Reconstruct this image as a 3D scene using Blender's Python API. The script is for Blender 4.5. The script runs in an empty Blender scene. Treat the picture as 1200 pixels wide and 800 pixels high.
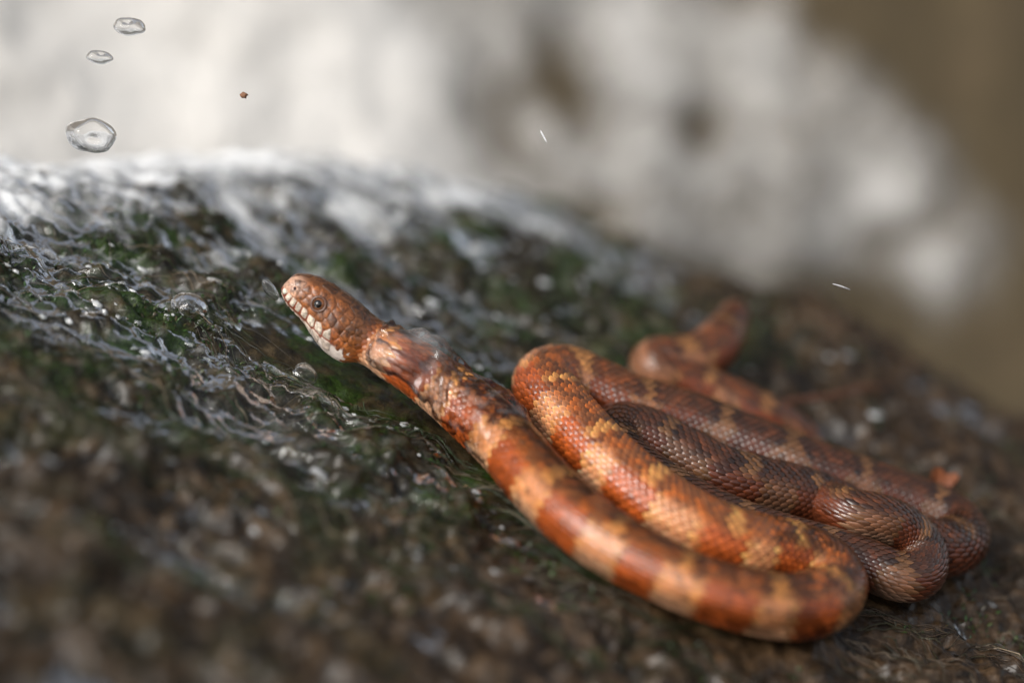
import bpy, math, random
import numpy as np
from mathutils import Vector

random.seed(7)
rng = np.random.default_rng(7)
R = math.radians
CM = 0.01
scene = bpy.context.scene
col = scene.collection

# ------------------------------------------------------------------ camera
PITCH = R(15.0)
DEPTH = 0.775                      # distance of the plane of focus
LENS, SENSOR = 100.0, 36.0
KX = SENSOR / LENS / 1200.0        # metres per photo pixel at one metre
right = np.array([1.0, 0, 0])
fwd = np.array([0, math.cos(PITCH), -math.sin(PITCH)])
upv = np.array([0, math.sin(PITCH), math.cos(PITCH)])
CAM = -DEPTH * (fwd - (537 - 400) * KX * upv)

cam_d = bpy.data.cameras.new('camera')
cam = bpy.data.objects.new('camera', cam_d)
col.objects.link(cam)
cam.location = CAM
cam.rotation_euler = (math.pi / 2 - PITCH, 0, 0)
cam_d.lens = LENS
cam_d.sensor_width = SENSOR
cam_d.clip_start = 0.02
cam_d.clip_end = 50
cam_d.dof.use_dof = True
cam_d.dof.focus_distance = DEPTH
cam_d.dof.aperture_fstop = 2.35
cam_d.dof.aperture_blades = 0
scene.camera = cam

# ------------------------------------------------------------------ sky and sun
SUN_EL, SUN_AZ = 34.0, -140.0       # azimuth from +Y, clockwise seen from above
world = bpy.data.worlds.new('World')
scene.world = world
world.use_nodes = True
wn = world.node_tree
bg = wn.nodes['Background']
sky = wn.nodes.new('ShaderNodeTexSky')
sky.sky_type = 'NISHITA'
sky.sun_disc = False
sky.sun_elevation = R(SUN_EL)
sky.sun_rotation = R(SUN_AZ)
sky.dust_density = 3.0
hsv = wn.nodes.new('ShaderNodeHueSaturation')      # overcast: a greyer sky
hsv.inputs['Saturation'].default_value = 0.38
wn.links.new(sky.outputs[0], hsv.inputs['Color'])
wn.links.new(hsv.outputs[0], bg.inputs[0])
bg.inputs[1].default_value = 0.115
sun_d = bpy.data.lights.new('sun', 'SUN')
sun = bpy.data.objects.new('sun', sun_d)
col.objects.link(sun)
sun_d.energy = 1.5
sun_d.angle = R(24)
sun_d.color = (1.0, 0.97, 0.93)
sd = Vector((math.sin(R(SUN_AZ)) * math.cos(R(SUN_EL)), math.cos(R(SUN_AZ)) * math.cos(R(SUN_EL)), math.sin(R(SUN_EL))))
sun.rotation_euler = sd.to_track_quat('Z', 'Y').to_euler()
sun.location = sd * 3
vs = scene.view_settings
vs.view_transform = 'Standard'
vs.look = 'None'
vs.exposure = 0.46
vs.gamma = 1.0
vs.use_curve_mapping = False
scene.cycles.use_denoising = True
scene.cycles.max_bounces = 10
scene.cycles.transparent_max_bounces = 16
scene.cycles.sample_clamp_indirect = 6.0

# ------------------------------------------------------------------ ground frame
EL, TILT = R(30), R(22)
nc = (math.cos(EL) * math.sin(TILT), math.cos(EL) * math.cos(TILT), math.sin(EL))
NRM = nc[0] * right + nc[1] * upv - nc[2] * fwd
E1 = math.cos(TILT) * right - math.sin(TILT) * upv
E2 = np.cross(NRM, E1)
if E2 @ fwd < 0: E2 = -E2

def W(u, v, h):
    """ground coordinates in cm -> world metres"""
    u, v, h = np.broadcast_arrays(np.asarray(u, float), np.asarray(v, float), np.asarray(h, float))
    return (u[..., None] * E1 + v[..., None] * E2 + h[..., None] * NRM) * CM

def ray(px, py):
    return fwd + (px - 600) * KX * right - (py - 400) * KX * upv

def on_ground(px, py, h):
    d = ray(px, py)
    t = (h * CM - NRM @ CAM) / (NRM @ d)
    return CAM + t * d

def at_depth(px, py, z):
    return CAM + z * ray(px, py)

def uvh(P):
    P = np.asarray(P) / CM
    return P @ E1, P @ E2, P @ NRM

# ------------------------------------------------------------------ numpy noise
_perm = rng.permutation(512)
_ang = rng.random(512) * 2 * math.pi
_gx, _gy = np.cos(_ang), np.sin(_ang)
def pnoise(x, y, seed=0):
    x = np.asarray(x, float) + seed * 17.31; y = np.asarray(y, float) - seed * 9.73
    xi = np.floor(x).astype(int); yi = np.floor(y).astype(int)
    xf = x - xi; yf = y - yi
    def g(ix, iy, dx, dy):
        k = _perm[(ix + _perm[iy & 511]) & 511]
        return _gx[k] * dx + _gy[k] * dy
    u = xf * xf * xf * (xf * (xf * 6 - 15) + 10); v = yf * yf * yf * (yf * (yf * 6 - 15) + 10)
    a = g(xi, yi, xf, yf); b = g(xi + 1, yi, xf - 1, yf)
    c = g(xi, yi + 1, xf, yf - 1); d = g(xi + 1, yi + 1, xf - 1, yf - 1)
    return 1.5 * ((a + u * (b - a)) * (1 - v) + (c + u * (d - c)) * v)
def fbm(x, y, o=4, seed=0):
    t = 0; a = 1.0; f = 1.0
    for k in range(o):
        t = t + a * pnoise(x * f, y * f, seed + k); a *= 0.5; f *= 2.03
    return t
def sstep(a, b, x):
    t = np.clip((np.asarray(x, float) - a) / (b - a), 0, 1)
    return t * t * (3 - 2 * t)

# ------------------------------------------------------------------ mesh helpers
def np_mesh(name, V, F, smooth=True, cols=None, attrs=None):
    V = np.asarray(V, np.float32); F = np.asarray(F, np.int32)
    me = bpy.data.meshes.new(name)
    n, k = F.shape
    me.vertices.add(len(V)); me.vertices.foreach_set('co', V.ravel())
    me.loops.add(n * k); me.loops.foreach_set('vertex_index', F.ravel())
    me.polygons.add(n)
    me.polygons.foreach_set('loop_start', np.arange(0, n * k, k, dtype=np.int32))
    me.polygons.foreach_set('use_smooth', np.full(n, smooth))
    if cols is not None:
        a = me.color_attributes.new('Col', 'FLOAT_COLOR', 'POINT')
        c = np.ones((len(V), 4), np.float32); c[:, :3] = cols
        a.data.foreach_set('color', c.ravel())
    for nm, val in (attrs or {}).items():
        a = me.attributes.new(nm, 'FLOAT', 'POINT')
        a.data.foreach_set('value', np.asarray(val, np.float32).ravel())
    me.update(calc_edges=True)
    me.validate()
    return me

def grid_faces(nr, nc_, wrap=False):
    i = np.arange(nr - 1)[:, None]; j = np.arange(nc_ if wrap else nc_ - 1)[None, :]
    a = i * nc_ + j; b = i * nc_ + (j + 1) % nc_
    return np.stack([a, b, b + nc_, a + nc_], -1).reshape(-1, 4)

def obj(name, me, mat, parent=None):
    o = bpy.data.objects.new(name, me)
    col.objects.link(o)
    if mat is not None: me.materials.append(mat)
    if parent is not None: o.parent = parent
    return o

def tag(o, label=None, cat=None, group=None, kind=None):
    if label: o['label'] = label
    if cat: o['category'] = cat
    if group: o['group'] = group
    if kind: o['kind'] = kind
    return o

# ------------------------------------------------------------------ materials
def new_mat(name):
    m = bpy.data.materials.new(name); m.use_nodes = True
    nt = m.node_tree
    return m, nt, nt.nodes['Principled BSDF']

def nd(nt, typ, **kw):
    n = nt.nodes.new(typ)
    for k, v in kw.items(): setattr(n, k, v)
    return n

def noise_tex(nt, scale, detail=4, rough=0.5, coord=None):
    n = nd(nt, 'ShaderNodeTexNoise')
    n.inputs['Scale'].default_value = scale; n.inputs['Detail'].default_value = detail
    n.inputs['Roughness'].default_value = rough
    if coord is not None: nt.links.new(coord, n.inputs['Vector'])
    return n

def ramp(nt, src, stops):
    r = nd(nt, 'ShaderNodeValToRGB')
    e = r.color_ramp.elements
    while len(e) < len(stops): e.new(0.5)
    for k, (p, c) in enumerate(stops):
        e[k].position = p; e[k].color = (*c, 1) if len(c) == 3 else c
    nt.links.new(src, r.inputs[0])
    return r

def mixc(nt, fac, a, b):
    m = nd(nt, 'ShaderNodeMix', data_type='RGBA')
    for s, k in ((fac, 0), (a, 6), (b, 7)):
        if hasattr(s, 'is_output'): nt.links.new(s, m.inputs[k])
        elif k == 0: m.inputs[0].default_value = s
        else: m.inputs[k].default_value = (*s, 1)
    return m.outputs[2]

def bump(nt, src, strength, dist, prev=None):
    b = nd(nt, 'ShaderNodeBump')
    b.inputs['Strength'].default_value = strength; b.inputs['Distance'].default_value = dist
    nt.links.new(src, b.inputs['Height'])
    if prev is not None: nt.links.new(prev, b.inputs['Normal'])
    return b.outputs[0]

def col_mat(name, rough, coat=0.0, coat_rough=0.06, var=0.15, nscale=900, bscale=2500, bstr=0.2, spec=0.5, sss=0):
    m, nt, p = new_mat(name)
    a = nd(nt, 'ShaderNodeVertexColor', layer_name='Col')
    g = nd(nt, 'ShaderNodeNewGeometry')
    n = noise_tex(nt, nscale, 3, 0.6, g.outputs['Position'])
    r = ramp(nt, n.outputs[0], [(0.25, (1 - var * 2,) * 3), (0.75, (1 + var,) * 3)])
    mm = nd(nt, 'ShaderNodeMix', data_type='RGBA', blend_type='MULTIPLY')
    mm.inputs[0].default_value = 1.0
    nt.links.new(a.outputs[0], mm.inputs[6]); nt.links.new(r.outputs[0], mm.inputs[7])
    nt.links.new(mm.outputs[2], p.inputs['Base Color'])
    p.inputs['Roughness'].default_value = rough
    p.inputs['Specular IOR Level'].default_value = spec
    p.inputs['Coat Weight'].default_value = coat
    p.inputs['Coat Roughness'].default_value = coat_rough
    p.inputs['Coat IOR'].default_value = 1.33
    if sss:
        p.inputs['Subsurface Weight'].default_value = sss
        p.inputs['Subsurface Radius'].default_value = (0.003, 0.0015, 0.001)
        p.inputs['Subsurface Scale'].default_value = 0.3
    if bstr:
        n2 = noise_tex(nt, bscale, 2, 0.5, g.outputs['Position'])
        nt.links.new(bump(nt, n2.outputs[0], bstr, 0.0002), p.inputs['Normal'])
    return m

M_SCALE = col_mat('wet_scale', 0.34, 0.8, 0.07, 0.12, 700, 3000, 0.25)
M_SKIN = col_mat('snake_skin', 0.42, 0.4, 0.12, 0.15, 700, 2500, 0.3)
M_HEAD = col_mat('head_scale', 0.34, 0.4, 0.12, 0.42, 1300, 3200, 0.35)
M_ALGAE = col_mat('wet_algae', 0.35, 0.5, 0.08, 0.2, 600, 2500, 0.1)
M_MOSS = col_mat('wet_moss', 0.45, 0.3, 0.10, 0.25, 500, 2500, 0.0)

def plain(name, c, rough, coat=0.0):
    m, nt, p = new_mat(name)
    g = nd(nt, 'ShaderNodeNewGeometry')
    n = noise_tex(nt, 1500, 3, 0.6, g.outputs['Position'])
    r = ramp(nt, n.outputs[0], [(0.3, tuple(x * 0.75 for x in c)), (0.7, tuple(min(1, x * 1.2) for x in c))])
    nt.links.new(r.outputs[0], p.inputs['Base Color'])
    p.inputs['Roughness'].default_value = rough; p.inputs['Coat Weight'].default_value = coat
    p.inputs['Coat Roughness'].default_value = 0.02
    return m
M_PUPIL = plain('pupil', (0.006, 0.004, 0.004), 0.05, 1.0)
M_IRIS = plain('iris', (0.30, 0.12, 0.05), 0.15, 1.0)
M_LID = plain('eye_ring', (0.10, 0.036, 0.016), 0.35, 0.4)
M_NOSTRIL = plain('nostril', (0.03, 0.006, 0.005), 0.5)

def glass(name, rough=0.0):
    m, nt, p = new_mat(name)
    p.inputs['Base Color'].default_value = (0.97, 0.99, 1, 1)
    p.inputs['Transmission Weight'].default_value = 1
    p.inputs['IOR'].default_value = 1.33
    p.inputs['Roughness'].default_value = rough
    return m
def drop_mat(name):
    m, nt, p = new_mat(name)
    out = nt.nodes['Material Output']
    p.inputs['Base Color'].default_value = (1, 1, 1, 1); p.inputs['Transmission Weight'].default_value = 1
    p.inputs['IOR'].default_value = 1.33; p.inputs['Roughness'].default_value = 0
    tr = nd(nt, 'ShaderNodeBsdfTransparent'); mx = nd(nt, 'ShaderNodeMixShader'); mx.inputs[0].default_value = .75
    nt.links.new(tr.outputs[0], mx.inputs[1]); nt.links.new(p.outputs[0], mx.inputs[2]); nt.links.new(mx.outputs[0], out.inputs[0])
    return m
M_DROP = drop_mat('clear_water')
M_SLIVER = plain('pale_water', (.75, .76, .78), .3, .5)

def film_mat(name, nscale, bstr, bdist, ior=1.33, foam_col=(0.82, 0.83, 0.83), stretch=(1, 1, 1)):
    """thin clear water: see-through with mirror-like sheen; attribute foam turns it into white froth"""
    m, nt, p = new_mat(name)
    out = nt.nodes['Material Output']
    g = nd(nt, 'ShaderNodeNewGeometry')
    mp = nd(nt, 'ShaderNodeMapping'); mp.inputs['Scale'].default_value = stretch
    nt.links.new(g.outputs['Position'], mp.inputs[0])
    n = noise_tex(nt, nscale, 3, 0.55, mp.outputs[0])
    b = bump(nt, n.outputs[0], bstr, bdist)
    fr = nd(nt, 'ShaderNodeFresnel'); fr.inputs[0].default_value = ior
    nt.links.new(b, fr.inputs['Normal'])
    tr = nd(nt, 'ShaderNodeBsdfTransparent'); tr.inputs[0].default_value = (0.95, 0.97, 0.96, 1)
    gl = nd(nt, 'ShaderNodeBsdfGlossy'); gl.inputs['Roughness'].default_value = 0.03
    nt.links.new(b, gl.inputs['Normal'])
    mx = nd(nt, 'ShaderNodeMixShader')
    nt.links.new(fr.outputs[0], mx.inputs[0]); nt.links.new(tr.outputs[0], mx.inputs[1]); nt.links.new(gl.outputs[0], mx.inputs[2])
    at = nd(nt, 'ShaderNodeAttribute', attribute_name='foam_sheen')
    p.inputs['Base Color'].default_value = (*foam_col, 1)
    p.inputs['Roughness'].default_value = 0.35
    nt.links.new(b, p.inputs['Normal'])
    m2 = nd(nt, 'ShaderNodeMixShader')
    nt.links.new(at.outputs['Fac'], m2.inputs[0]); nt.links.new(mx.outputs[0], m2.inputs[1]); nt.links.new(p.outputs[0], m2.inputs[2])
    nt.links.new(m2.outputs[0], out.inputs[0])
    return m
M_FILM = film_mat('water_film', 260, 0.38, 0.0010)
M_SLEEVE = film_mat('water_sleeve', 300, 0.5, 0.0010, 1.45)
def froth_sheen_mat(name):
    m, nt, p = new_mat(name)
    out = nt.nodes['Material Output']
    g = nd(nt, 'ShaderNodeNewGeometry')
    n = noise_tex(nt, 75, 3, 0.55, g.outputs['Position'])
    nt.links.new(bump(nt, n.outputs[0], .9, .006), p.inputs['Normal'])
    p.inputs['Base Color'].default_value = (.88, .85, .80, 1)  # pale colour also carries the sky reflected on the water
    p.inputs['Roughness'].default_value = .5
    p.inputs['Specular IOR Level'].default_value = .25
    tr = nd(nt, 'ShaderNodeBsdfTransparent')
    at = nd(nt, 'ShaderNodeAttribute', attribute_name='foam_sheen')
    mx = nd(nt, 'ShaderNodeMixShader')
    nt.links.new(at.outputs['Fac'], mx.inputs[0]); nt.links.new(tr.outputs[0], mx.inputs[1]); nt.links.new(p.outputs[0], mx.inputs[2])
    nt.links.new(mx.outputs[0], out.inputs[0])
    return m
M_WATER_SHEEN = froth_sheen_mat('white_water_sheen')
M_THIN = film_mat('thin_water', 300, 0.3, 0.0007, 1.25)

# ------------------------------------------------------------------ the snake's centre line
HS = 0.00378   # cm per unit of the measured head profile
def G(px, py, h): return on_ground(px, py, h)
snout = at_depth(331, 336, DEPTH - 0.003)
hback = at_depth(441, 403, DEPTH)
path = [snout, snout + (hback - snout) * 0.33, snout + (hback - snout) * 0.67, hback]
RAD = [(0, .70), (2.7, .66), (3.6, .72), (6, .84), (12, .86), (30, .90), (48, .84), (62, .80), (76, .70), (86, .66), (95, .74), (98, .66), (99.4, .46), (100, .2)]
pts = [  # photo pixel, height of the centre line above the rock (cm)
 (472,421,1.40),(500,440,1.18),(530,462,1.0),(562,490,.90),(598,525,.88),(632,565,.88),(670,602,.9),(716,636,.9),(768,664,.92),(824,688,.95),(880,704,.98),(930,710,1.0),
 (966,702,1.0),(978,682,1.05),(960,660,1.15),(920,645,1.25),(870,636,1.32),(820,618,1.36),(770,588,1.36),(726,553,1.34),(690,518,1.28),(660,484,1.2),(640,458,1.15),
 (640,444,1.1),(664,440,1.05),(700,455,.95),(740,474,.9),(790,488,.9),(840,506,.9),(890,526,.9),(940,546,.9),(1000,566,.88),(1060,586,.88),(1108,606,.85),
 (1126,628,.82),(1106,642,.8),(1062,634,.78),(1015,614,.78),(970,590,.8),(935,578,.82),(890,568,.84),(846,556,.84),(800,532,.86),(756,508,.86),(724,502,.80),
 (718,522,.74),(748,552,.72),(800,586,.72),(856,612,.72),(910,630,.72),(965,645,.74),(1015,660,.78),(1054,676,.8),(1078,672,.85),(1082,648,1.0),(1064,622,1.3),(1030,606,1.5),(995,600,1.35),
 (968,586,.85),(955,562,.2),(942,528,.0),(922,504,.35),(895,488,.62),(862,472,.65),(828,457,.65),(796,444,.65),(768,434,.7),(766,424,.75),(788,422,.85),(820,418,1.0),(846,396,1.3),(868,355,1.7)]
path += [G(*p) for p in pts]
path = np.array(path)

def catmull(P, sub=24):
    P = np.vstack([2 * P[0] - P[1], P, 2 * P[-1] - P[-2]])
    out = []
    t = np.linspace(0, 1, sub, endpoint=False)[:, None]
    for k in range(1, len(P) - 2):
        p0, p1, p2, p3 = P[k - 1:k + 3]
        out.append(0.5 * ((2 * p1) + (-p0 + p2) * t + (2 * p0 - 5 * p1 + 4 * p2 - p3) * t ** 2 + (-p0 + 3 * p1 - 3 * p2 + p3) * t ** 3))
    return np.vstack(out + [P[-2][None]])

def resample(P, step):
    d = np.r_[0, np.cumsum(np.linalg.norm(np.diff(P, axis=0), axis=1))]
    n = int(d[-1] / step)
    s = np.linspace(0, d[-1], n)
    return np.stack([np.interp(s, d, P[:, k]) for k in range(3)], 1), s

SP, SS = resample(catmull(path), 0.0004)
keep = SP.copy()
ker = np.hanning(31); ker /= ker.sum()
for k in range(3):
    q = np.pad(SP[:, k], 15, mode='reflect', reflect_type='odd')
    SP[:, k] = np.convolve(q, ker, 'valid')
SP, SS = resample(SP, 0.0004)
SS = SS / CM
LEN = SS[-1]
T = np.gradient(SP, axis=0); T /= np.linalg.norm(T, axis=1)[:, None]
# dorsal direction: rock normal along the body; on the head it leans towards the viewer a little
hd_up = 0.90 * upv + 0.30 * right - 0.14 * fwd
wgt = sstep(2.2, 7.0, SS)[:, None]
Nn = hd_up * (1 - wgt) + NRM * wgt
Nn = Nn - (Nn * T).sum(1)[:, None] * T
Nn /= np.linalg.norm(Nn, axis=1)[:, None]
Bn = np.cross(T, Nn)
def samp(A, s):
    return np.stack([np.interp(s, SS, A[:, k]) for k in range(3)], -1)
rs = np.array(RAD); rs[:, 0] *= LEN / 100.0 if LEN < 100 else 1; rs[1:4, 0] = [2.7, 3.6, 6]; rs[2:4, 1] = [.77, .86]
rs[-1, 0] = LEN
def radius(s): return np.interp(s, rs[:, 0], rs[:, 1]) * (1 + .05 * pnoise(np.asarray(s) * .23, 4.4, 170) * sstep(4, 10, s))
print('snake length cm', LEN)

TOP = np.array([(0,.06),(.05,.36),(.14,.50),(.28,.60),(.6,.735),(.92,.78),(1.32,.79),(1.73,.77),(2.1,.72),(2.4,.65),(2.8,.60)])
BOT = np.array([(0,-.06),(.06,-.14),(.2,-.25),(.39,-.35),(.69,-.43),(1.0,-.52),(1.25,-.65),(1.54,-.80),(1.87,-.91),(2.2,-.94),(2.5,-.92),(2.8,-.78)])
WID = np.array([(0,.05),(.05,.22),(.14,.31),(.28,.38),(.6,.47),(1.0,.57),(1.4,.67),(1.8,.74),(2.2,.74),(2.5,.70),(2.8,.66)])
MOU = np.array([(0,-.14),(.06,-.17),(.2,-.235),(.39,-.315),(.78,-.38),(1.16,-.48),(1.56,-.56),(1.87,-.56),(2.26,-.48),(3,-.45)])
def sm(tab, t):
    e = 0.05
    return sum(np.interp(np.clip(t + k * e * 0.5, 0, None), tab[:, 0], tab[:, 1]) for k in (-1, 0, 1)) / 3

def section(s):
    """centre offset, half height, half width, exponent of the cross-section at s (cm)"""
    s = np.asarray(s, float)
    w = sstep(2.35, 3.3, s)
    top, bot, wid = sm(TOP, s), sm(BOT, s), sm(WID, s)
    r = radius(s)
    zc = (top + bot) / 2 * (1 - w); hz = (top - bot) / 2 * (1 - w) + r * 0.91 * w
    wd = wid * (1 - w) + r * 1.0 * w
    ex = 2.25 * (1 - w) + 2.1 * w
    return zc, hz, wd, ex

def surf(s, phi, off=0.0):
    """point on the skin; phi from the spine line, positive on the viewer's side; off in cm"""
    s, phi = np.broadcast_arrays(np.asarray(s, float), np.asarray(phi, float))
    zc, hz, wd, ex = section(s)
    c, q = np.cos(phi), np.sin(phi)
    z = zc + (hz + off) * np.sign(c) * np.abs(c) ** (2 / ex)
    y = (wd + off) * np.sign(q) * np.abs(q) ** (2 / ex)
    # lips: the lower jaw is set in a little
    mo = sm(MOU, s); jaw = sstep(0.0, 0.05, mo - z) * (1 - sstep(1.9, 2.5, s))
    y = y * (1 - 0.07 * jaw)
    return (samp(SP, s) + (z[..., None] * samp(Nn, s) + y[..., None] * samp(Bn, s)) * CM)

def phi_of(s, z):
    zc, hz, wd, ex = section(s)
    c = np.clip((z - zc) / hz, -1, 1)
    c = np.sign(c) * np.abs(c) ** (ex / 2)
    return np.arccos(c)

# ------------------------------------------------------------------ snake colours
C_OR = np.array((.47, .115, .018)); C_RED = np.array((.41, .082, .014)); C_TAN = np.array((.63, .26, .070))
C_SAL = np.array((.64, .25, .100)); C_BRN = np.array((.165, .055, .017)); C_DRK = np.array((.030, .013, .008)); C_PAL = np.array((.70, .46, .31))
def lerp(a, b, t): t = np.asarray(t)[..., None]; return a * (1 - t) + b * t
def pattern(s, phi):
    s, phi = np.broadcast_arrays(np.asarray(s, float), np.asarray(phi, float))
    a = np.abs(phi) / math.pi * 180
    side = np.where(phi > 0, 0.0, 0.37)
    rear = sstep(24, 36, s)
    sw = s + .5 * pnoise(s * .33, 7.7, 12) + (.045 + .09 * rear) * fbm(s * 2.2, phi * 2.6, 3, 3)
    f = (sw / 2.2) % 1.0
    q = np.abs(f - .5)
    wbar = .05 + .03 * (pnoise(s * .8, phi * 1.5, 13) + .6)
    bar = 1 - sstep(wbar, wbar + .035, q)
    edge = sstep(wbar + .01, wbar + .05, q) * (1 - sstep(wbar + .07, wbar + .17, q))
    mot = fbm(s * 2.4, phi * 2.8, 4, 5)
    dors = lerp(C_BRN * 1.3 + C_OR * .08, C_OR * .85, sstep(-.3, .6, mot))
    dors = lerp(dors, C_TAN, bar * .9)
    dors = lerp(dors, C_BRN * .6, edge * (.4 + .35 * rear))
    g = (sw / 2.2 + side + .5) % 1.0
    wb = .25 + .07 * pnoise(s * .45, 2.2, 15)
    dq = np.abs(g - .47)
    blot = 1 - sstep(wb, wb + .04, dq)
    rim = sstep(wb, wb + .04, dq) * (1 - sstep(wb + .05, wb + .10, dq))
    lat = lerp(np.broadcast_to(C_SAL, s.shape + (3,)), C_RED, blot)
    lat = lerp(lat, C_TAN * 1.1, rim * .8)
    lat = lerp(lat, C_PAL, sstep(80, 112, a) * (1 - blot) * .5)
    k = sstep(28, 50, a + 9 * pnoise(s * 1.5, phi * 2, 8))
    c = lerp(dors, lat, k)
    vent = sstep(138, 155, a)
    c = lerp(c, lerp(C_PAL * .8, C_OR, blot * .7), vent)
    # the rear of the body is duller and darker brown than the front
    back = sstep(27, 37, s) * .97 * (1 - .25 * sstep(LEN - 17, LEN - 11, s))
    dull = lerp(c * .25, np.broadcast_to(C_DRK, c.shape), np.clip(.18 + .5 * edge * (1 - k) - .3 * bar, 0, 1))
    grey = dull.mean(-1, keepdims=True)
    dull = dull * .85 + grey * .15
    c = lerp(c, dull, back)
    return np.clip(c * (1 + (.16 + .12 * rear) * mot)[..., None], 0.004, 0.9)

def head_col(s, phi, z):
    a = np.abs(phi)
    mo = sm(MOU, s)
    m = fbm(s * 3.2, phi * 3.5, 4, 21)
    crown = np.array((.135, .050, .016)); org = np.array((.33, .105, .027)); cream = np.array((.70, .50, .36))
    thro = np.array((.72, .62, .55)); pink = np.array((.58, .34, .23))
    c = np.broadcast_to(crown, s.shape + (3,)) * (1 + .55 * m)[..., None]
    c = lerp(c, org * 1.0, sstep(.60, 1.0, a) * (.75 + .4 * m).clip(0, 1))
    c = lerp(c, pink, (1 - sstep(.18, .62, s)) * sstep(.25, .9, a + (.3 - s)))
    rear = sstep(1.75, 2.05, s + .15 * m - .12 * (a - .8)) * sstep(.2, .5, 1.9 - a)
    c = lerp(c, np.array((.13, .052, .020)) * (1 + .4 * m)[..., None], rear * .85)
    dark = np.exp(-((s - 1.55) / .38) ** 2) * np.exp(-((z - .02 - .12 * (1.5 - s)) / .075) ** 2)
    c = lerp(c, np.array((.10, .035, .016)), dark * .8)
    lip = sstep(-.02, .0, z - mo) * (1 - sstep(.19, .25, z - mo - .05 * (s - .8))) * (1 - sstep(1.75, 2.2, s))
    c = lerp(c, np.array((.26, .060, .024)), lip)
    c = lerp(c, thro * (1 + .08 * m)[..., None], sstep(.0, .05, mo - z))
    return np.clip(c, .005, .85)

# ------------------------------------------------------------------ build the snake
snake = bpy.data.objects.new('snake', None)
snake.empty_display_size = 0.02
col.objects.link(snake)
tag(snake, 'orange-brown banded snake coiled on wet mossy rock with its head raised', 'snake')

hs = np.r_[np.linspace(0, .3, 26) ** 1.6 / .3 ** .6, np.arange(.32, 3.4, .028)]
bs = np.arange(3.4, LEN, .07)
rows = np.r_[hs, bs]
NA = 72
ph = np.linspace(-math.pi, math.pi, NA, endpoint=False)
S2, P2 = np.meshgrid(rows, ph, indexing='ij')
V = surf(S2, P2)
zc, hz, wd, ex = section(S2)
zz = zc + hz * np.sign(np.cos(P2)) * np.abs(np.cos(P2)) ** (2 / ex)
cb = pattern(S2, P2) * .62
ch = head_col(S2, P2, zz)
cc = lerp(ch, cb, sstep(2.35, 2.8, S2 + .12 * pnoise(P2 * 3, S2 * 3, 2)))
Vf = V.reshape(-1, 3)
F = grid_faces(len(rows), NA, True)
cap0 = len(Vf)
Vf = np.vstack([Vf, V[0].mean(0), V[-1].mean(0)])
cf = np.vstack([cc.reshape(-1, 3), cc[0].mean(0), cc[-1].mean(0)])
j = np.arange(NA)
Fc = np.stack([np.full(NA, cap0), (j + 1) % NA, j, np.full(NA, cap0)], 1)
me = bpy.data.meshes.new('body')
faces = F.tolist() + [f[:3] for f in Fc.tolist()]
last = (len(rows) - 1) * NA
faces += [[cap0 + 1, last + k, last + (k + 1) % NA] for k in range(NA)]
me.from_pydata(Vf.tolist(), [], faces)
at_ = me.color_attributes.new('Col', 'FLOAT_COLOR', 'POINT')
c4 = np.ones((len(Vf), 4), np.float32); c4[:, :3] = cf
at_.data.foreach_set('color', c4.ravel())
me.polygons.foreach_set('use_smooth', np.ones(len(me.polygons), bool))
me.update()
body = obj('body', me, M_SKIN, snake)

# scales: a staggered lattice of keeled, overlapping shields
NCOL, PITCH_S = 29, .235
PHI_MAX = R(150)
la, lb, lz = [], [], []
ring_a = np.array([-.62, -.38, 0.0, .34, .60, .34, 0.0, -.38])       # along the body, in pitches
ring_b = np.array([0, -.36, -.50, -.34, 0, .34, .50, .36])           # across, in columns
ring_z = np.array([-.012, .002, .010, .022, .030, .022, .010, .002])   # cm
in_a = np.array([-.45, -.05, .30, .46, .30, -.05]); in_b = np.array([0, -.30, -.20, 0, .20, .30])
in_z = np.array([.014, .019, .029, .040, .029, .019])
ku_a = np.array([-.30, .20]); ku_b = np.array([0., 0.]); ku_z = np.array([.027, .038])
TA = np.r_[ring_a, in_a, ku_a]; TB = np.r_[ring_b, in_b, ku_b]; TZ = np.r_[ring_z, in_z, ku_z]
TF = [(0,1,8),(1,9,8),(1,2,9),(2,3,9),(3,10,9),(3,4,11),(3,11,10),(4,5,11),(5,12,11),(5,6,12),(6,13,12),(6,7,13),(7,8,13),(7,0,8),
      (8,9,14),(9,15,14),(9,10,15),(10,11,15),(11,12,15),(12,13,15),(13,14,15),(13,8,14)]
TF = np.array(TF)
dphi = 2 * PHI_MAX / (NCOL - 1)
sc_s, sc_p = [], []
for k in range(NCOL):
    phk = -PHI_MAX + k * dphi
    sv = np.arange(2.45 + (PITCH_S / 2 if k % 2 else 0), LEN - 2.0, PITCH_S)
    sc_s.append(sv); sc_p.append(np.full(len(sv), phk))
sc_s = np.concatenate(sc_s); sc_p = np.concatenate(sc_p)
jit = rng.normal(0, 1, (len(sc_s), 3))
sz = np.clip(radius(sc_s) / .9, .5, 1.1)
relief = 0.85 + .15 * sstep(14, 24, sc_s) + .35 * sstep(32, 42, sc_s)
A = sc_s[:, None] + TA[None] * PITCH_S * (1.0 + .04 * jit[:, :1])
B = sc_p[:, None] + TB[None] * dphi * 2.0 * .62 * (1 + .04 * jit[:, 1:2])
Z = (TZ[None] * relief[:, None] + .006 * jit[:, 2:3] * np.maximum(TA, 0)[None]) * sz[:, None]
SV = surf(A, B, Z)
scol = pattern(sc_s, sc_p)
scol = lerp(head_col(sc_s, sc_p, np.full(len(sc_s), .3)) , scol, sstep(2.4, 3.2, sc_s))
scol = scol * (1 + .16 * jit[:, :1]).clip(.5, 1.6)
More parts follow.
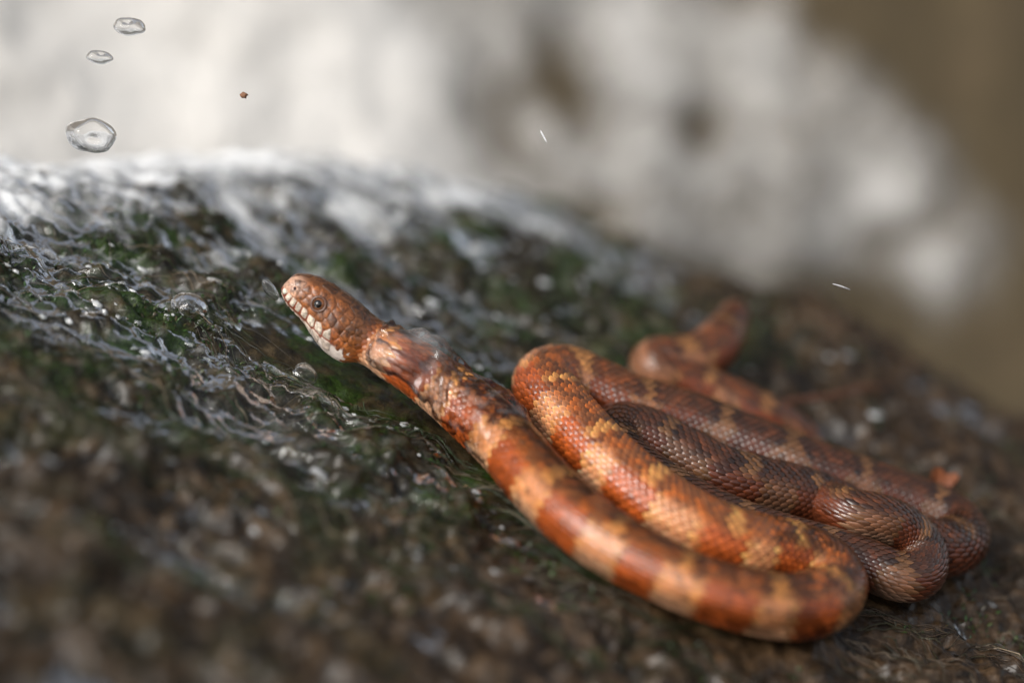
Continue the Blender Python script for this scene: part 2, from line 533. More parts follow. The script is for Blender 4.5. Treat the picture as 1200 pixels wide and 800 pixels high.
# the free edge of each scale is paler, its keel a little darker
tint = np.ones(16); tint[2:7] = 1.28; tint[4] = 1.45; tint[0] = .4; tint[[1, 7]] = .6; tint[14:] = .86
amp = (sstep(15, 21, sc_s) * (1 - .5 * sstep(34, 42, sc_s)))[:, None, None]
tip = np.zeros(16); tip[3:6] = .75; tip[10:13] = .25; tip[[0, 1, 7]] = -.35; tip[[8, 14]] = -.15
SCOL = np.clip(scol[:, None, :] * (tint[None, :, None] + amp * tip[None, :, None]), .003, .9)

def facing(P):
    d = P - CAM
    return d @ fwd
cen = SV.mean(1)
nrm = np.cross(SV[:, 2] - SV[:, 6], SV[:, 4] - SV[:, 0]); nrm /= np.linalg.norm(nrm, axis=1)[:, None] + 1e-9
out_dir = cen - samp(SP, sc_s)
nrm *= np.sign((nrm * out_dir).sum(1))[:, None]
vis = (nrm * (CAM - cen)).sum(1) / np.linalg.norm(CAM - cen, axis=1)
dz = np.abs((cen - CAM) @ fwd - DEPTH)
score = np.where((sc_s > 19) & (sc_s < 36) & (dz < .016), vis, -1)
pick = np.argsort(-score)[:290]
pick = pick[score[pick] > .45]
mask = np.ones(len(sc_s), bool); mask[pick] = False
idx = np.where(mask)[0]
FV = (np.arange(len(idx))[:, None, None] * 16 + TF[None]).reshape(-1, 3)
sme = np_mesh('scales', SV[idx].reshape(-1, 3), FV, True, SCOL[idx].reshape(-1, 3))
so = obj('scales', sme, M_SCALE, snake); so['kind'] = 'stuff'
for k in pick:
    m1 = np_mesh('scale', SV[k], TF, True, SCOL[k])
    obj('scale', m1, M_SCALE, snake)

# head plates: cells of a Voronoi diagram laid on the side of the head
def clip_cell(c, others, box):
    poly = [np.array(p, float) for p in box]
    for o in others:
        mid = (c + o) / 2; d = o - c
        new = []
        for a, b in zip(poly, poly[1:] + poly[:1]):
            fa, fb = (a - mid) @ d, (b - mid) @ d
            if fa <= 0: new.append(a)
            if fa * fb < 0: new.append(a + (b - a) * fa / (fa - fb))
        poly = new
        if len(poly) < 3: return None
    return np.array(poly)

AR = .72   # cm of arc per radian, for even cells
lip_t = [.10, .27, .45, .64, .85, 1.10, 1.38, 1.68]
lips = []
for t in lip_t:
    h = .135 + .05 * t
    lips.append((t, float(phi_of(np.array(t), sm(MOU, np.array(t)) + h)) * AR, 'lip'))
low = [(t + .08, float(phi_of(np.array(t + .08), sm(MOU, np.array(t + .08)) - .09)) * AR, 'chin') for t in lip_t]
def pz(t, z): return (t, float(phi_of(np.array(t), np.array(z))) * AR, 'head')
sidep = [pz(.12, .22), pz(.33, .17), pz(.34, .34), pz(.56, .16), pz(.76, .06), pz(.62, .32), pz(.80, .22), pz(.84, .42), pz(1.02, -.07), pz(1.05, .46), pz(1.26, -.06),
         pz(1.32, .14), pz(1.34, .36), pz(1.52, -.18), pz(1.58, .04), pz(1.62, .28), pz(1.66, .48), pz(1.84, -.28), pz(1.86, -.05), pz(1.90, .18), pz(1.93, .40),
         pz(2.06, -.42), pz(2.10, -.18), pz(2.14, .05), pz(2.18, .30), pz(2.30, -.40), pz(2.33, -.14), pz(2.38, .14)]
crown = [(.16, .10, 'head'), (.42, .13, 'head'), (.72, .15, 'head'), (1.15, .06, 'head'), (1.10, .34, 'head'), (1.65, .20, 'head'), (2.05, .22, 'head'), (2.05, .48, 'head'), (2.32, .34, 'head'), (2.34, .10, 'head')]
cells = lips + low + sidep + crown
eye_t, eye_z = 1.06, .20
eye_q = float(phi_of(np.array(eye_t), np.array(eye_z))) * AR
cells_all = cells + [(eye_t, eye_q, 'eye')]
cxy = np.array([(c[0], c[1]) for c in cells_all])
box = [(0.02, 0.01), (2.5, 0.01), (2.5, 2.2), (0.02, 2.2)]
prng = np.random.default_rng(3)
for k, (t, q, kind) in enumerate(cells_all):
    if kind == 'eye': continue
    c = cxy[k]
    poly = clip_cell(c, [cxy[m] for m in range(len(cxy)) if m != k], box)
    if poly is None: continue
    # limit overly long cells and round the corners
    d = poly - c; L = np.linalg.norm(d, axis=1); d = d * np.minimum(1, .26 / L)[:, None]; poly = c + d
    fine = []
    n = len(poly)
    for a in range(n):
        p, q2 = poly[a], poly[(a + 1) % n]
        for f in (.12, .5, .88): fine.append(p * (1 - f) + q2 * f)
    fine = np.array(fine); n = len(fine)
    for sgn in (1, -1):
        rings = [(.99, -.010), (.96, .002), (.84, .007), (.45, .009)] if kind == 'head' else [(.90, -.012), (.84, .008), (.70, .016), (.38, .020)]
        P, C = [], []
        base = head_col(np.array([t]), np.array([q / AR]), np.array([float(np.interp(0, [0], [0]))]))[0]
        zc_, hz_, _, ex_ = section(np.array(t)); zq = zc_ + hz_ * np.sign(np.cos(q / AR)) * abs(np.cos(q / AR)) ** (2 / ex_)
        base = head_col(np.array([t]), np.array([q / AR]), np.array([float(zq)]))[0]
        if kind == 'lip': base = np.array((.82, .68, .54)) * (1 - .25 * sstep(1.2, 1.8, t))
        if kind == 'chin': base = np.array((.70, .56, .46))
        base = base * (1 + .12 * prng.normal())
        sut = {'lip': np.array((.20, .035, .012)), 'chin': np.array((.5, .33, .25)), 'head': base * .45}[kind]
        for sc_, off in rings:
            xy = c + (fine - c) * sc_
            P.append(surf(np.maximum(xy[:, 0], .004), sgn * xy[:, 1] / AR, off))
            w = 1 if sc_ < .85 else ((.55 if kind != 'lip' else .5) if sc_ < .89 else 0)
            if kind == 'head': w = max(w, .35)
            mot = (1 + (.85 if kind == 'head' else .12) * fbm(xy[:, 0] * 7 + sgn, xy[:, 1] * 7, 3, 31))[:, None]
            C.append((sut * (1 - w) + base * w) * mot)
        P = np.vstack(P + [surf(np.array([max(c[0], .004)]), np.array([sgn * c[1] / AR]), .021)])
        C = np.clip(np.vstack(C + [base[None]]), .004, .85)
        fc = []
        for r_ in range(3):
            for a in range(n):
                fc.append((r_ * n + a, r_ * n + (a + 1) % n, (r_ + 1) * n + (a + 1) % n)); fc.append((r_ * n + a, (r_ + 1) * n + (a + 1) % n, (r_ + 1) * n + a))
        for a in range(n): fc.append((3 * n + a, 3 * n + (a + 1) % n, 4 * n))
        obj({'lip': 'lip_scale', 'chin': 'chin_scale', 'head': 'head_scale'}[kind], np_mesh('head_scale', P, fc, True, C), M_HEAD, snake)

# eyes, each a ball in a ring of small scales with a dark pupil
def ball(c, ax, r, flat=1.0, ns=24, nr=14, outward=None):
    """sphere of radius r, squashed along ax"""
    ax = ax / np.linalg.norm(ax)
    h = np.cross(ax, [0.3, 0.2, 0.9]); h /= np.linalg.norm(h); g = np.cross(ax, h)
    th = np.linspace(0.02, math.pi - .02, nr); fi = np.linspace(0, 2 * math.pi, ns, endpoint=False)
    TH, FI = np.meshgrid(th, fi, indexing='ij')
    P = c + (r * np.sin(TH) * np.cos(FI))[..., None] * h + (r * np.sin(TH) * np.sin(FI))[..., None] * g + (r * flat * np.cos(TH))[..., None] * ax
    return P.reshape(-1, 3), grid_faces(nr, ns, True)
def torus(c, ax, Rr, r, ns=32, nr=10, wob=0):
    ax = ax / np.linalg.norm(ax)
    h = np.cross(ax, [0.3, 0.2, 0.9]); h /= np.linalg.norm(h); g = np.cross(ax, h)
    fi = np.linspace(0, 2 * math.pi, ns, endpoint=False); th = np.linspace(0, 2 * math.pi, nr, endpoint=False)
    FI, TH = np.meshgrid(fi, th, indexing='ij')
    rr = Rr + r * np.cos(TH) * (1 + wob * np.sin(FI * 11))
    P = c + (rr * np.cos(FI))[..., None] * h + (rr * np.sin(FI))[..., None] * g + (r * np.sin(TH))[..., None] * ax
    f = grid_faces(ns, nr, True).tolist()
    f += [[(ns - 1) * nr + a, (ns - 1) * nr + (a + 1) % nr, (a + 1) % nr, a] for a in range(nr)]
    return P.reshape(-1, 3), f
for sgn in (1, -1):
    pc = surf(np.array(eye_t), np.array(sgn * eye_q / AR))
    e = 1e-2
    tu = surf(np.array(eye_t + e), np.array(sgn * eye_q / AR)) - pc; tv = surf(np.array(eye_t), np.array(sgn * eye_q / AR + e)) - pc
    nn = np.cross(tu, tv); nn /= np.linalg.norm(nn)
    if nn @ (pc - samp(SP, eye_t)) < 0: nn = -nn
    r = .178 * CM
    P, f = ball(pc - nn * r * .42, nn, r)
    eye = obj('eye', np_mesh('eye', P, f), M_IRIS, snake)
    look = nn * 1.0 - samp(T, eye_t) * .12 - samp(Nn, eye_t) * .05; look /= np.linalg.norm(look)
    P, f = ball(pc - nn * r * .42 + look * r * .235, look, r * .84)
    obj('pupil', np_mesh('pupil', P, f), M_PUPIL, eye)
    P, f = torus(pc + nn * r * .05, nn, r * 1.12, r * .24, wob=.12)
    obj('eye_ring', np_mesh('eye_ring', P, f), M_LID, eye)
    tq = float(phi_of(np.array(.30), np.array(.20)))
    pn = surf(np.array(.30), np.array(sgn * tq), .012)
    n2 = pn - samp(SP, .30)
    P, f = ball(pn, n2, .048 * CM, .5, 14, 8)
    obj('nostril', np_mesh('nostril', P, f), M_NOSTRIL, snake)

# ------------------------------------------------------------------ ground: wet mossy rock slope
pu, pv, phh = uvh(SP[::12]); pr = radius(SS[::12])
def snake_dist(u, v):
    out = np.full(u.shape, 99.0)
    uf, vf = u.ravel(), v.ravel(); of = out.ravel()
    near = (uf > pu.min() - 4) & (uf < pu.max() + 4) & (vf > pv.min() - 4) & (vf < pv.max() + 4)
    ii = np.where(near)[0]
    for k in range(0, len(ii), 20000):
        q = ii[k:k + 20000]
        of[q] = np.sqrt(((uf[q, None] - pu) ** 2 + (vf[q, None] - pv) ** 2).min(1))
    return of.reshape(u.shape)

CRU = np.array([-150, -40, -24, -16, -11, -7, -1, 8, 20.0]); CRV = np.array([-8, -6.5, -1.2, 3.7, 9.2, 12.4, 13.9, 13.6, 11.3])
def crest(u): return np.interp(u, CRU, CRV)
def ground_h(u, v, sdist=None):
    u = np.asarray(u, float); v = np.asarray(v, float)
    wu = u + .8 * pnoise(u * .25, v * .25, 40); wv = v + .8 * pnoise(u * .25, v * .25, 41) + .12 * u
    h = .55 * fbm(wu * .16, wv * .22, 2, 1)
    h += .42 * fbm(wu * .45, wv * .7, 2, 2)
    rid = 1 - np.abs(pnoise(wu * .55, wv * 1.6, 6)) * 2
    h += .24 * rid + .16 * (1 - 2 * np.abs(pnoise(wu * 1.3, wv * 2.6, 7)))
    h += .13 * fbm(wu * 2.2, wv * 2.6, 3, 9)
    h -= .38
    if sdist is None: sdist = snake_dist(u, v)
    w = sstep(.3, 2.2, sdist)
    h = h * w + (1 - w) * (-.03 + .07 * fbm(wu * 2.2, wv * 2.6, 2, 9))
    far = v - (crest(u) + 1.2 * pnoise(u * .12, 3.1, 50) + .8 * pnoise(u * .4, 1.1, 51))
    h = h - 14 * sstep(-1.5, 26, far) - .05 * np.maximum(far, 0) ** 1.0
    return h

def axis_pts(lo, hi, core0, core1, step, far_n):
    a = np.arange(core0, core1 + 1e-6, step)
    l = core0 - np.geomspace(step * 1.5, core0 - lo, far_n)[::-1]
    r_ = core1 + np.geomspace(step * 1.5, hi - core1, far_n)
    return np.r_[l, a, r_]
gu = axis_pts(-150, 150, -19, 19, .085, 50)
gv = axis_pts(-90, 90, -14, 17, .095, 50)
GU, GV = np.meshgrid(gu, gv, indexing='ij')
GD = snake_dist(GU, GV)
GH = ground_h(GU, GV, GD)
brown = sstep(-2, -9, GV) * .8 + (1 - .8 * sstep(-2, -9, GV)) * sstep(-1, 9, GU + .5 * (GV < 0) * 0 + 3.5 * pnoise(GU * .15, GV * .15, 60) - .25 * GV * 0 + np.where(GV < -4, 5, 0) * sstep(-12, 4, GU))
gme = np_mesh('ground', W(GU, GV, GH).reshape(-1, 3), grid_faces(len(gu), len(gv)), True, attrs={'brown': brown})

m, nt, p = new_mat('wet_rock')
g = nd(nt, 'ShaderNodeNewGeometry')
pos = g.outputs['Position']
n1 = noise_tex(nt, 55, 5, 0.6, pos); n2 = noise_tex(nt, 160, 4, 0.6, pos); n3 = noise_tex(nt, 900, 4, 0.6, pos); n4 = noise_tex(nt, 90, 3, 0.5, pos)
rock = ramp(nt, n2.outputs[0], [(.32, (.004, .003, .0015)), (.5, (.022, .016, .007)), (.66, (.062, .043, .020)), (.8, (.13, .095, .055))])
mosc = ramp(nt, n3.outputs[0], [(.3, (.006, .012, .002)), (.7, (.030, .058, .008))])
mf = ramp(nt, n1.outputs[0], [(.46, (0, 0, 0)), (.58, (1, 1, 1))])
brn = ramp(nt, n2.outputs[0], [(.32, (.006, .0035, .002)), (.5, (.036, .021, .010)), (.68, (.098, .057, .028)), (.82, (.16, .11, .07))])
ba = nd(nt, 'ShaderNodeAttribute', attribute_name='brown')
c1 = mixc(nt, mf.outputs[0], rock.outputs[0], mosc.outputs[0])
c2 = mixc(nt, ba.outputs['Fac'], c1, brn.outputs[0])
nt.links.new(c2, p.inputs['Base Color'])
p.inputs['Roughness'].default_value = .38
p.inputs['Coat Weight'].default_value = .45
p.inputs['Coat Roughness'].default_value = .05
p.inputs['Specular IOR Level'].default_value = .22
p.inputs['Coat IOR'].default_value = 1.33
nb = bump(nt, n3.outputs[0], .6, .0008, bump(nt, n2.outputs[0], .5, .002))
nt.links.new(nb, p.inputs['Normal'])
ground = obj('ground', gme, m)
tag(ground, kind='structure')

# ------------------------------------------------------------------ water running over the rock, frothy up-left
wu_ = axis_pts(-120, 120, -20, 19, .11, 30); wv_ = axis_pts(-60, 30, -12, 17, .09, 24)
WU, WV = np.meshgrid(wu_, wv_, indexing='ij')
WD = snake_dist(WU, WV)
base = ground_h(WU, WV, WD)
au = WU + .9 * pnoise(WU * .3, WV * .3, 70); av = WV + .7 * pnoise(WU * .3, WV * .3, 71) + .12 * WU
wh = .5 * base + .5 * (-.1 - 14 * sstep(0, 22, WV - crest(WU)) - .05 * np.maximum(WV - crest(WU), 0)) + .03
wh = wh + .12 * fbm(au * .5, av * 1.3, 2, 72) + .10 * (1 - 2 * np.abs(pnoise(au * .9, av * 2.4, 73))) + .04 * (1 - 2 * np.abs(pnoise(au * 1.9, av * 4.0, 75))) + .035 * fbm(au * 2.5, av * 4, 2, 74)
wh = wh - .5 * (1 - sstep(.35, 1.0 + .5 * sstep(0, 5, WU), WD)) - .13 + .32 * sstep(-7, 0, WV - crest(WU)) * sstep(4, -7, WU) - .16 * sstep(-2, -6, WV) - .24 * sstep(-2, 8, WU + .5 * WV) + .10 * sstep(-3, -9, WU) * sstep(-5, 0, WV)
toc = WV - crest(WU)
foam_sheen = sstep(.0, 1.0, .54 + toc * .11 - .04 * np.maximum(WU + 9, 0) + .60 * fbm(au * .45, av * 1.0, 3, 76)) * sstep(5, -6, WU)
thin = sstep(.35, .6, fbm(au * .5, av * 2.2, 3, 77) - .05 * np.maximum(WU + 6, 0)) * .3
foam_sheen = np.clip(np.maximum(foam_sheen, thin * sstep(-4, 1, WV)), 0, 1) * .92
wme = np_mesh('water', W(WU, WV, wh).reshape(-1, 3), grid_faces(len(wu_), len(wv_)), True, attrs={'foam_sheen': foam_sheen})
water = obj('water', wme, M_FILM)
tag(water, kind='structure')

# ------------------------------------------------------------------ background: olive rock slab under pale water with sky reflection painted in
BZ = 1.07
bo = at_depth(600, 150, BZ)
bn = np.array([.40, -.82, .40]); bn /= np.linalg.norm(bn)
bx = np.cross(np.array([0, 0, 1.0]), -bn); bx /= np.linalg.norm(bx)
if bx[0] < 0: bx = -bx
by = np.cross(bn, bx)
if by[2] < 0: by = -by
def slab_xy(px, py):
    d = ray(px, py); t = ((bo - CAM) @ bn) / (d @ bn)
    q = CAM + t * d - bo
    return np.array([q @ bx, q @ by]) / CM
xs = np.arange(-140, 140.1, 1.0); ys = np.arange(-60, 110.1, 1.0)
X, Y = np.meshgrid(xs, ys, indexing='ij')
Hs = 1.3 * fbm(X * .05, Y * .05, 4, 80) + .28 * fbm(X * .3, Y * .3, 3, 84)
def BW(x, y, h): return bo + (x[..., None] * bx + y[..., None] * by + h[..., None] * bn) * CM
me = np_mesh('rock_face', BW(X, Y, Hs - 2.0).reshape(-1, 3), grid_faces(len(xs), len(ys)), True)
m, nt, p = new_mat('olive_rock')
g = nd(nt, 'ShaderNodeNewGeometry')
n1 = noise_tex(nt, 6, 4, .6, g.outputs['Position']); n2 = noise_tex(nt, 60, 5, .6, g.outputs['Position'])
r1 = ramp(nt, n1.outputs[0], [(.3, (.085, .060, .028)), (.55, (.112, .080, .038)), (.75, (.15, .10, .056))])
r2 = ramp(nt, n2.outputs[0], [(.3, (.7, .7, .7)), (.7, (1.15, 1.15, 1.15))])
mm = nd(nt, 'ShaderNodeMix', data_type='RGBA', blend_type='MULTIPLY'); mm.inputs[0].default_value = 1
nt.links.new(r1.outputs[0], mm.inputs[6]); nt.links.new(r2.outputs[0], mm.inputs[7]); nt.links.new(mm.outputs[2], p.inputs['Base Color'])
p.inputs['Roughness'].default_value = .55
nt.links.new(bump(nt, n2.outputs[0], .5, .004), p.inputs['Normal'])
rf = obj('rock_face', me, m)
tag(rf, kind='structure')

# pale water, sky reflection painted as froth: its outline, with gaps where rock shows
outline = [(-700,-700),(560,-700),(820,-120),(950,-20),(1030,45),(1100,105),(1170,160),(1225,235),(1235,285),(1195,335),(1145,385),(1090,360),(1040,330),(980,345),(900,355),(800,330),(600,360),(300,420),(-700,600)]
poly = np.array([slab_xy(*q) for q in outline])
x0 = np.arange(-75, 45, .45); y0 = np.arange(-22, 60, .45)
X, Y = np.meshgrid(x0, y0, indexing='ij')
def sdist_poly(X, Y, P):
    d = np.full(X.shape, 1e9); ins = np.zeros(X.shape, bool)
    for a, b in zip(P, np.roll(P, -1, axis=0)):
        e = b - a; wx, wy = X - a[0], Y - a[1]
        t = np.clip((wx * e[0] + wy * e[1]) / (e @ e), 0, 1)
        d = np.minimum(d, np.hypot(wx - e[0] * t, wy - e[1] * t))
        c = ((a[1] > Y) != (b[1] > Y)) & (X < (b[0] - a[0]) * (Y - a[1]) / (b[1] - a[1] + 1e-12) + a[0])
        ins ^= c
    return np.where(ins, d, -d)
D = np.minimum(sdist_poly(X, Y, poly), 2.6) + 1.1 * fbm(X * .4, Y * .4, 4, 90)
for (hx, hy, rx_, ry_, st) in [(655,75,40,42,1.3),(600,145,56,30,1.2),(680,125,30,50,1.1),(840,145,40,20,2.4),(1085,262,60,12,2.0),(700,250,60,14,1.0),(1135,228,26,22,1.0)]:
    c = slab_xy(hx, hy); k = .0424 * BZ / 1.18
    ax_, ay_ = rx_ * .035, ry_ * .044
    D = D - (st + 1.0) * np.exp(-(((X - c[0]) / ax_) ** 2 + ((Y - c[1]) / ay_) ** 2))
cxl = slab_xy(560, 100)[0]
da, db = X * .85 - Y * .52, X * .52 + Y * .85        # streaks run down to the right
left = 1 - sstep(-3.5, 1.5, X - cxl + .2 * Y + 1.2 * pnoise(X * .2, Y * .2, 92))
dens = .34 + .40 * left + (1 - .6 * left) * (.20 * fbm(da * .30, db * .75, 3, 93) + .16 * fbm(da * .9, db * 1.7, 2, 94))
for (hx, hy, rx_, st) in [(1062,212,48,.4),(1120,300,40,.35),(985,290,60,.2),(470,60,90,.1),(760,20,70,.3),(900,60,70,.12),(720,200,80,.1)]:
    c = slab_xy(hx, hy); dens = dens + st * np.exp(-(((X - c[0]) / (rx_ * .032)) ** 2 + ((Y - c[1]) / (rx_ * .036)) ** 2))
dens = np.clip(dens * sstep(-.2, 2.3, D), 0, .97)
hw = 1.3 * fbm(X * .05, Y * .05, 4, 80) + .28 * fbm(X * .3, Y * .3, 3, 84) - 2.0 + .25 + .5 * sstep(0, 2.5, D) + .14 * fbm(X * .7 + Y * .3, Y * 1.1, 3, 95)
top_ = BW(X, Y, hw); bot_ = BW(X, Y, hw - .35 - .3 * sstep(0, 2, D))
Fg = grid_faces(len(x0), len(y0))
okf = (D.ravel()[Fg] > -.2).any(1)
Fg = Fg[okf]
def compact(V, F, att):
    used = np.unique(F); mp_ = -np.ones(len(V), int); mp_[used] = np.arange(len(used))
    return V[used], mp_[F], {k: a[used] for k, a in att.items()}
Vt, Ft, at2 = compact(top_.reshape(-1, 3), Fg, {'foam_sheen': dens.ravel()})
me = np_mesh('white_water_sheen', Vt, Ft, True, attrs=at2)
ww = obj('white_water_sheen', me, M_WATER_SHEEN)
tag(ww, kind='structure')

# ------------------------------------------------------------------ algae strands combed by the current
def strands(n, u0, u1, v0, v1, seed, K=12, step=.24, rmin=.012, rmax=.03):
    q = np.random.default_rng(seed)
    u = q.uniform(u0, u1, n * 2); v = q.uniform(v0, v1, n * 2)
    dens_ = fbm(u * .35, v * .5, 2, 100)
    kp = (dens_ + q.normal(0, .25, n * 2) > -.1) & (snake_dist(u, v) > .75)
    u, v = u[kp][:n], v[kp][:n]; n = len(u)
    ln = q.uniform(.5, 1.3, n); lift = np.abs(q.normal(0, .10, n)); ph0 = q.uniform(0, 6.28, n)
    U, Vv, = [u], [v]
    for k in range(K - 1):
        ang = -.10 + 1.25 * fbm(U[-1] * .35, Vv[-1] * .5, 2, 102) + .5 * np.sin(ph0 + k * .8) * .5
        U.append(U[-1] + np.cos(ang) * step * ln); Vv.append(Vv[-1] + np.sin(ang) * step * ln)
    U = np.stack(U, 1); Vv = np.stack(Vv, 1)
    tt = np.linspace(0, 1, K)[None]
    Hh = ground_h(U, Vv) + .03 + lift[:, None] * np.sin(tt * 3.14) + .04 * np.sin(ph0[:, None] * 3 + tt * 7)
    sdn = snake_dist(U, Vv)
    Hh = np.minimum(Hh, np.where(sdn < 1.1, .12, 9))
    P = W(U, Vv, Hh)
    Tn = np.gradient(P, axis=1); Tn /= np.linalg.norm(Tn, axis=2)[..., None] + 1e-12
    side = np.cross(Tn, NRM); up2 = np.cross(side, Tn)
    rad_ = (q.uniform(rmin, rmax, n)[:, None] * (1 - .7 * tt ** 2))[..., None] * CM
    an = np.array([0, 2.1, 4.2])
    VV = np.stack([P + rad_ * (math.cos(a) * up2 + math.sin(a) * side) for a in an], 2)   # n,K,3,3
    a0 = np.arange(n)[:, None, None] * K * 3 + np.arange(K - 1)[None, :, None] * 3 + np.arange(3)[None, None, :]
    b0 = np.arange(n)[:, None, None] * K * 3 + np.arange(K - 1)[None, :, None] * 3 + (np.arange(3)[None, None, :] + 1) % 3
    FF = np.stack([a0, b0, b0 + 3, a0 + 3], -1).reshape(-1, 4)
    pal = np.array([(.018, .022, .006), (.030, .022, .010), (.014, .034, .005), (.065, .046, .024), (.19, .145, .095)])
    ci = q.choice(5, n, p=[.26, .22, .26, .15, .11])
    bfac = sstep(2, 11, u)[:, None]
    cbase = pal[ci] * (1 - bfac) + np.array([(.05, .032, .018), (.07, .045, .026), (.04, .036, .016), (.11, .07, .04), (.2, .15, .10)])[ci] * bfac
    C = np.repeat((cbase * (1 + .25 * q.normal(size=(n, 1)))).clip(.003, .5), K * 3, 0)
    return VV.reshape(-1, 3), FF, C
v_, f_, c_ = strands(2600, -19, 16, -7, 9, 5, rmin=.008, rmax=.022)
o = obj('algae', np_mesh('algae', v_, f_, True, c_), M_ALGAE)
tag(o, 'fine dark algae strands combed along the wet rock', 'algae', kind='stuff')

# ------------------------------------------------------------------ moss leaflets
def moss(n, u0, u1, v0, v1, seed):
    q = np.random.default_rng(seed)
    u = q.uniform(u0, u1, n * 3); v = q.uniform(v0, v1, n * 3)
    d = fbm(u * .4, v * .5, 3, 110) + q.normal(0, .12, n * 3) - .35 * sstep(3, 10, u) - .45 * sstep(-2, -8, v)
    kp = (d > .12) & (snake_dist(u, v) > 1.0)
    u, v = u[kp][:n], v[kp][:n]; n = len(u)
    P = W(u, v, ground_h(u, v) - .02)
    az = q.uniform(0, 6.28, n); tl = q.uniform(.2, 1.2, n)
    dr = (np.sin(tl) * np.cos(az))[:, None] * E1 + (np.sin(tl) * np.sin(az))[:, None] * E2 + np.cos(tl)[:, None] * NRM
    sd_ = np.cross(dr, NRM); sd_ /= np.linalg.norm(sd_, axis=1)[:, None]
    L = (q.uniform(.10, .28, n) * CM)[:, None]; w = L * .17
    bend = NRM * -.25 * L
    VV = np.stack([P, P + dr * L * .45 + sd_ * w, P + dr * L + bend, P + dr * L * .45 - sd_ * w, P + dr * L * .5 + np.cross(sd_, dr) * w * .5], 1)
    FF = (np.arange(n)[:, None, None] * 5 + np.array([(0, 1, 4), (1, 2, 4), (2, 3, 4), (3, 0, 4)])[None]).reshape(-1, 3)
    pal = np.array([(.016, .040, .005), (.030, .080, .009), (.045, .062, .013), (.048, .036, .014)])
    C = np.repeat((pal[q.integers(0, 4, n)] * (1 + .3 * q.normal(size=(n, 1)))).clip(.003, .3), 5, 0)
    return VV.reshape(-1, 3), FF, C
v_, f_, c_ = moss(26000, -22, 16, -14, 15, 6)
o = obj('moss', np_mesh('moss', v_, f_, True, c_), M_MOSS)
tag(o, 'short green moss growing on the wet rock', 'moss', kind='stuff')

# ------------------------------------------------------------------ water clinging to the neck and the first bend
def sleeve(s0, s1, base_off, lump, seed, bulges=(), froth_amt=.0, ns=150, na=72, p0=-2.3, p1=2.3):
    sv = np.linspace(s0, s1, ns); pv_ = np.linspace(p0, p1, na)
    S, P = np.meshgrid(sv, pv_, indexing='ij')
    off = base_off + lump * fbm(S * .9, P * 1.1, 3, seed) + .3 * lump * fbm(S * 2.6, P * 2.6, 2, seed + 5)
    for (bs_, bp_, rs_, rp_, hh) in bulges:
        off = off + hh * np.exp(-((S - bs_) / rs_) ** 2 - ((P - bp_) / rp_) ** 2)
    ed = sstep(0, .5, S - s0) * sstep(0, 1.6, s1 - S) * sstep(0, .35, P - p0) * sstep(0, .35, p1 - P)
    off = off * ed - .05 * (1 - ed)
    Vv = surf(S, P, off)
    fo = np.clip(froth_amt * sstep(.1, .5, fbm(S * 1.8, P * 2, 3, seed + 9)), 0, 1)
    for (bs_, bp_, rs_, rp_, hh) in bulges: fo = fo + (.9 if hh > .2 else .4) * hh * np.exp(-((S - bs_) / rs_) ** 2 - ((P - bp_) / rp_) ** 2)
    return np_mesh('water_sheath', Vv.reshape(-1, 3), grid_faces(ns, na), True, attrs={'foam_sheen': fo})
o = obj('water_sheath', sleeve(2.75, 8.6, .10, .17, 130, froth_amt=.07, bulges=[(4.15, -.2, .5, .7, .24), (4.6, .35, .35, .3, .10), (3.7, 1.2, .4, .35, .12), (5.0, 1.35, .4, .3, .10), (4.5, 1.75, .25, .25, .14), (5.6, .9, .3, .3, .06)]), M_SLEEVE)
tag(o, 'clear lumpy water washing over the neck behind the raised head', 'water')
o = obj('water_sheath', sleeve(6.4, 23.0, .035, .028, 140, ns=360), M_THIN)
tag(o, 'thin clear sheet of water sliding along the nearest run of the body', 'water')

# ------------------------------------------------------------------ drops, bubbles, flecks
def drop_mesh(c, axx, axy, axz, seed, lump=.12, dent=None, ns=40, nr=26):
    th = np.linspace(.02, math.pi - .02, nr); fi = np.linspace(0, 2 * math.pi, ns, endpoint=False)
    TH, FI = np.meshgrid(th, fi, indexing='ij')
    d = np.stack([np.sin(TH) * np.cos(FI), np.sin(TH) * np.sin(FI), np.cos(TH)], -1)
    r = 1 + lump * (np.sin(d[..., 0] * 3.1 + seed) * np.cos(d[..., 1] * 2.7 + seed * 2) + .6 * np.sin(d[..., 2] * 4.3 + d[..., 0] * 3 + seed * 3))
    r = r + .15 * lump * np.sin(d[..., 0] * 8 + seed * 5 + 3 * d[..., 2]) * np.cos(d[..., 2] * 9 - seed)
    if dent is not None:
        dv = np.array(dent); dv = dv / np.linalg.norm(dv)
        r = r - .55 * np.exp(-((1 - d @ dv) / .10))
    P = c + r[..., None] * (d[..., :1] * axx + d[..., 1:2] * axy + d[..., 2:] * axz)
    return np_mesh('drop', P.reshape(-1, 3), grid_faces(nr, ns, True))
PXM = KX * DEPTH
def flying(px, py, wx, wz, ang, label, seed, lump=.12, dent=None, z=DEPTH, group='drops flung through the air'):
    ca, sa = math.cos(R(ang)), math.sin(R(ang))
    ax = right * ca + upv * sa; az = -right * sa + upv * ca
    me = drop_mesh(np.zeros(3), ax * wx * PXM, fwd * wx * .8 * PXM, az * wz * PXM, seed, lump, dent)
    o = obj('water_drop', me, M_SLIVER if lump < .05 else M_DROP); o.location = at_depth(px, py, z)
    return tag(o, label, 'water drop', group)
flying(106, 159, 29, 21, -8, 'largest flying water drop, dimpled, lowest of the three at upper left', 1.0, .085, (.25, -.9, -.25))
flying(152, 31, 19, 11, -6, 'topmost flying water drop, near the top edge at upper left', 2.3, .08, (-.2, -.9, .5))
flying(117, 67, 16, 8, -5, 'flat flying water drop between the topmost and the largest one', 4.1, .07, (.2, -.9, .5))
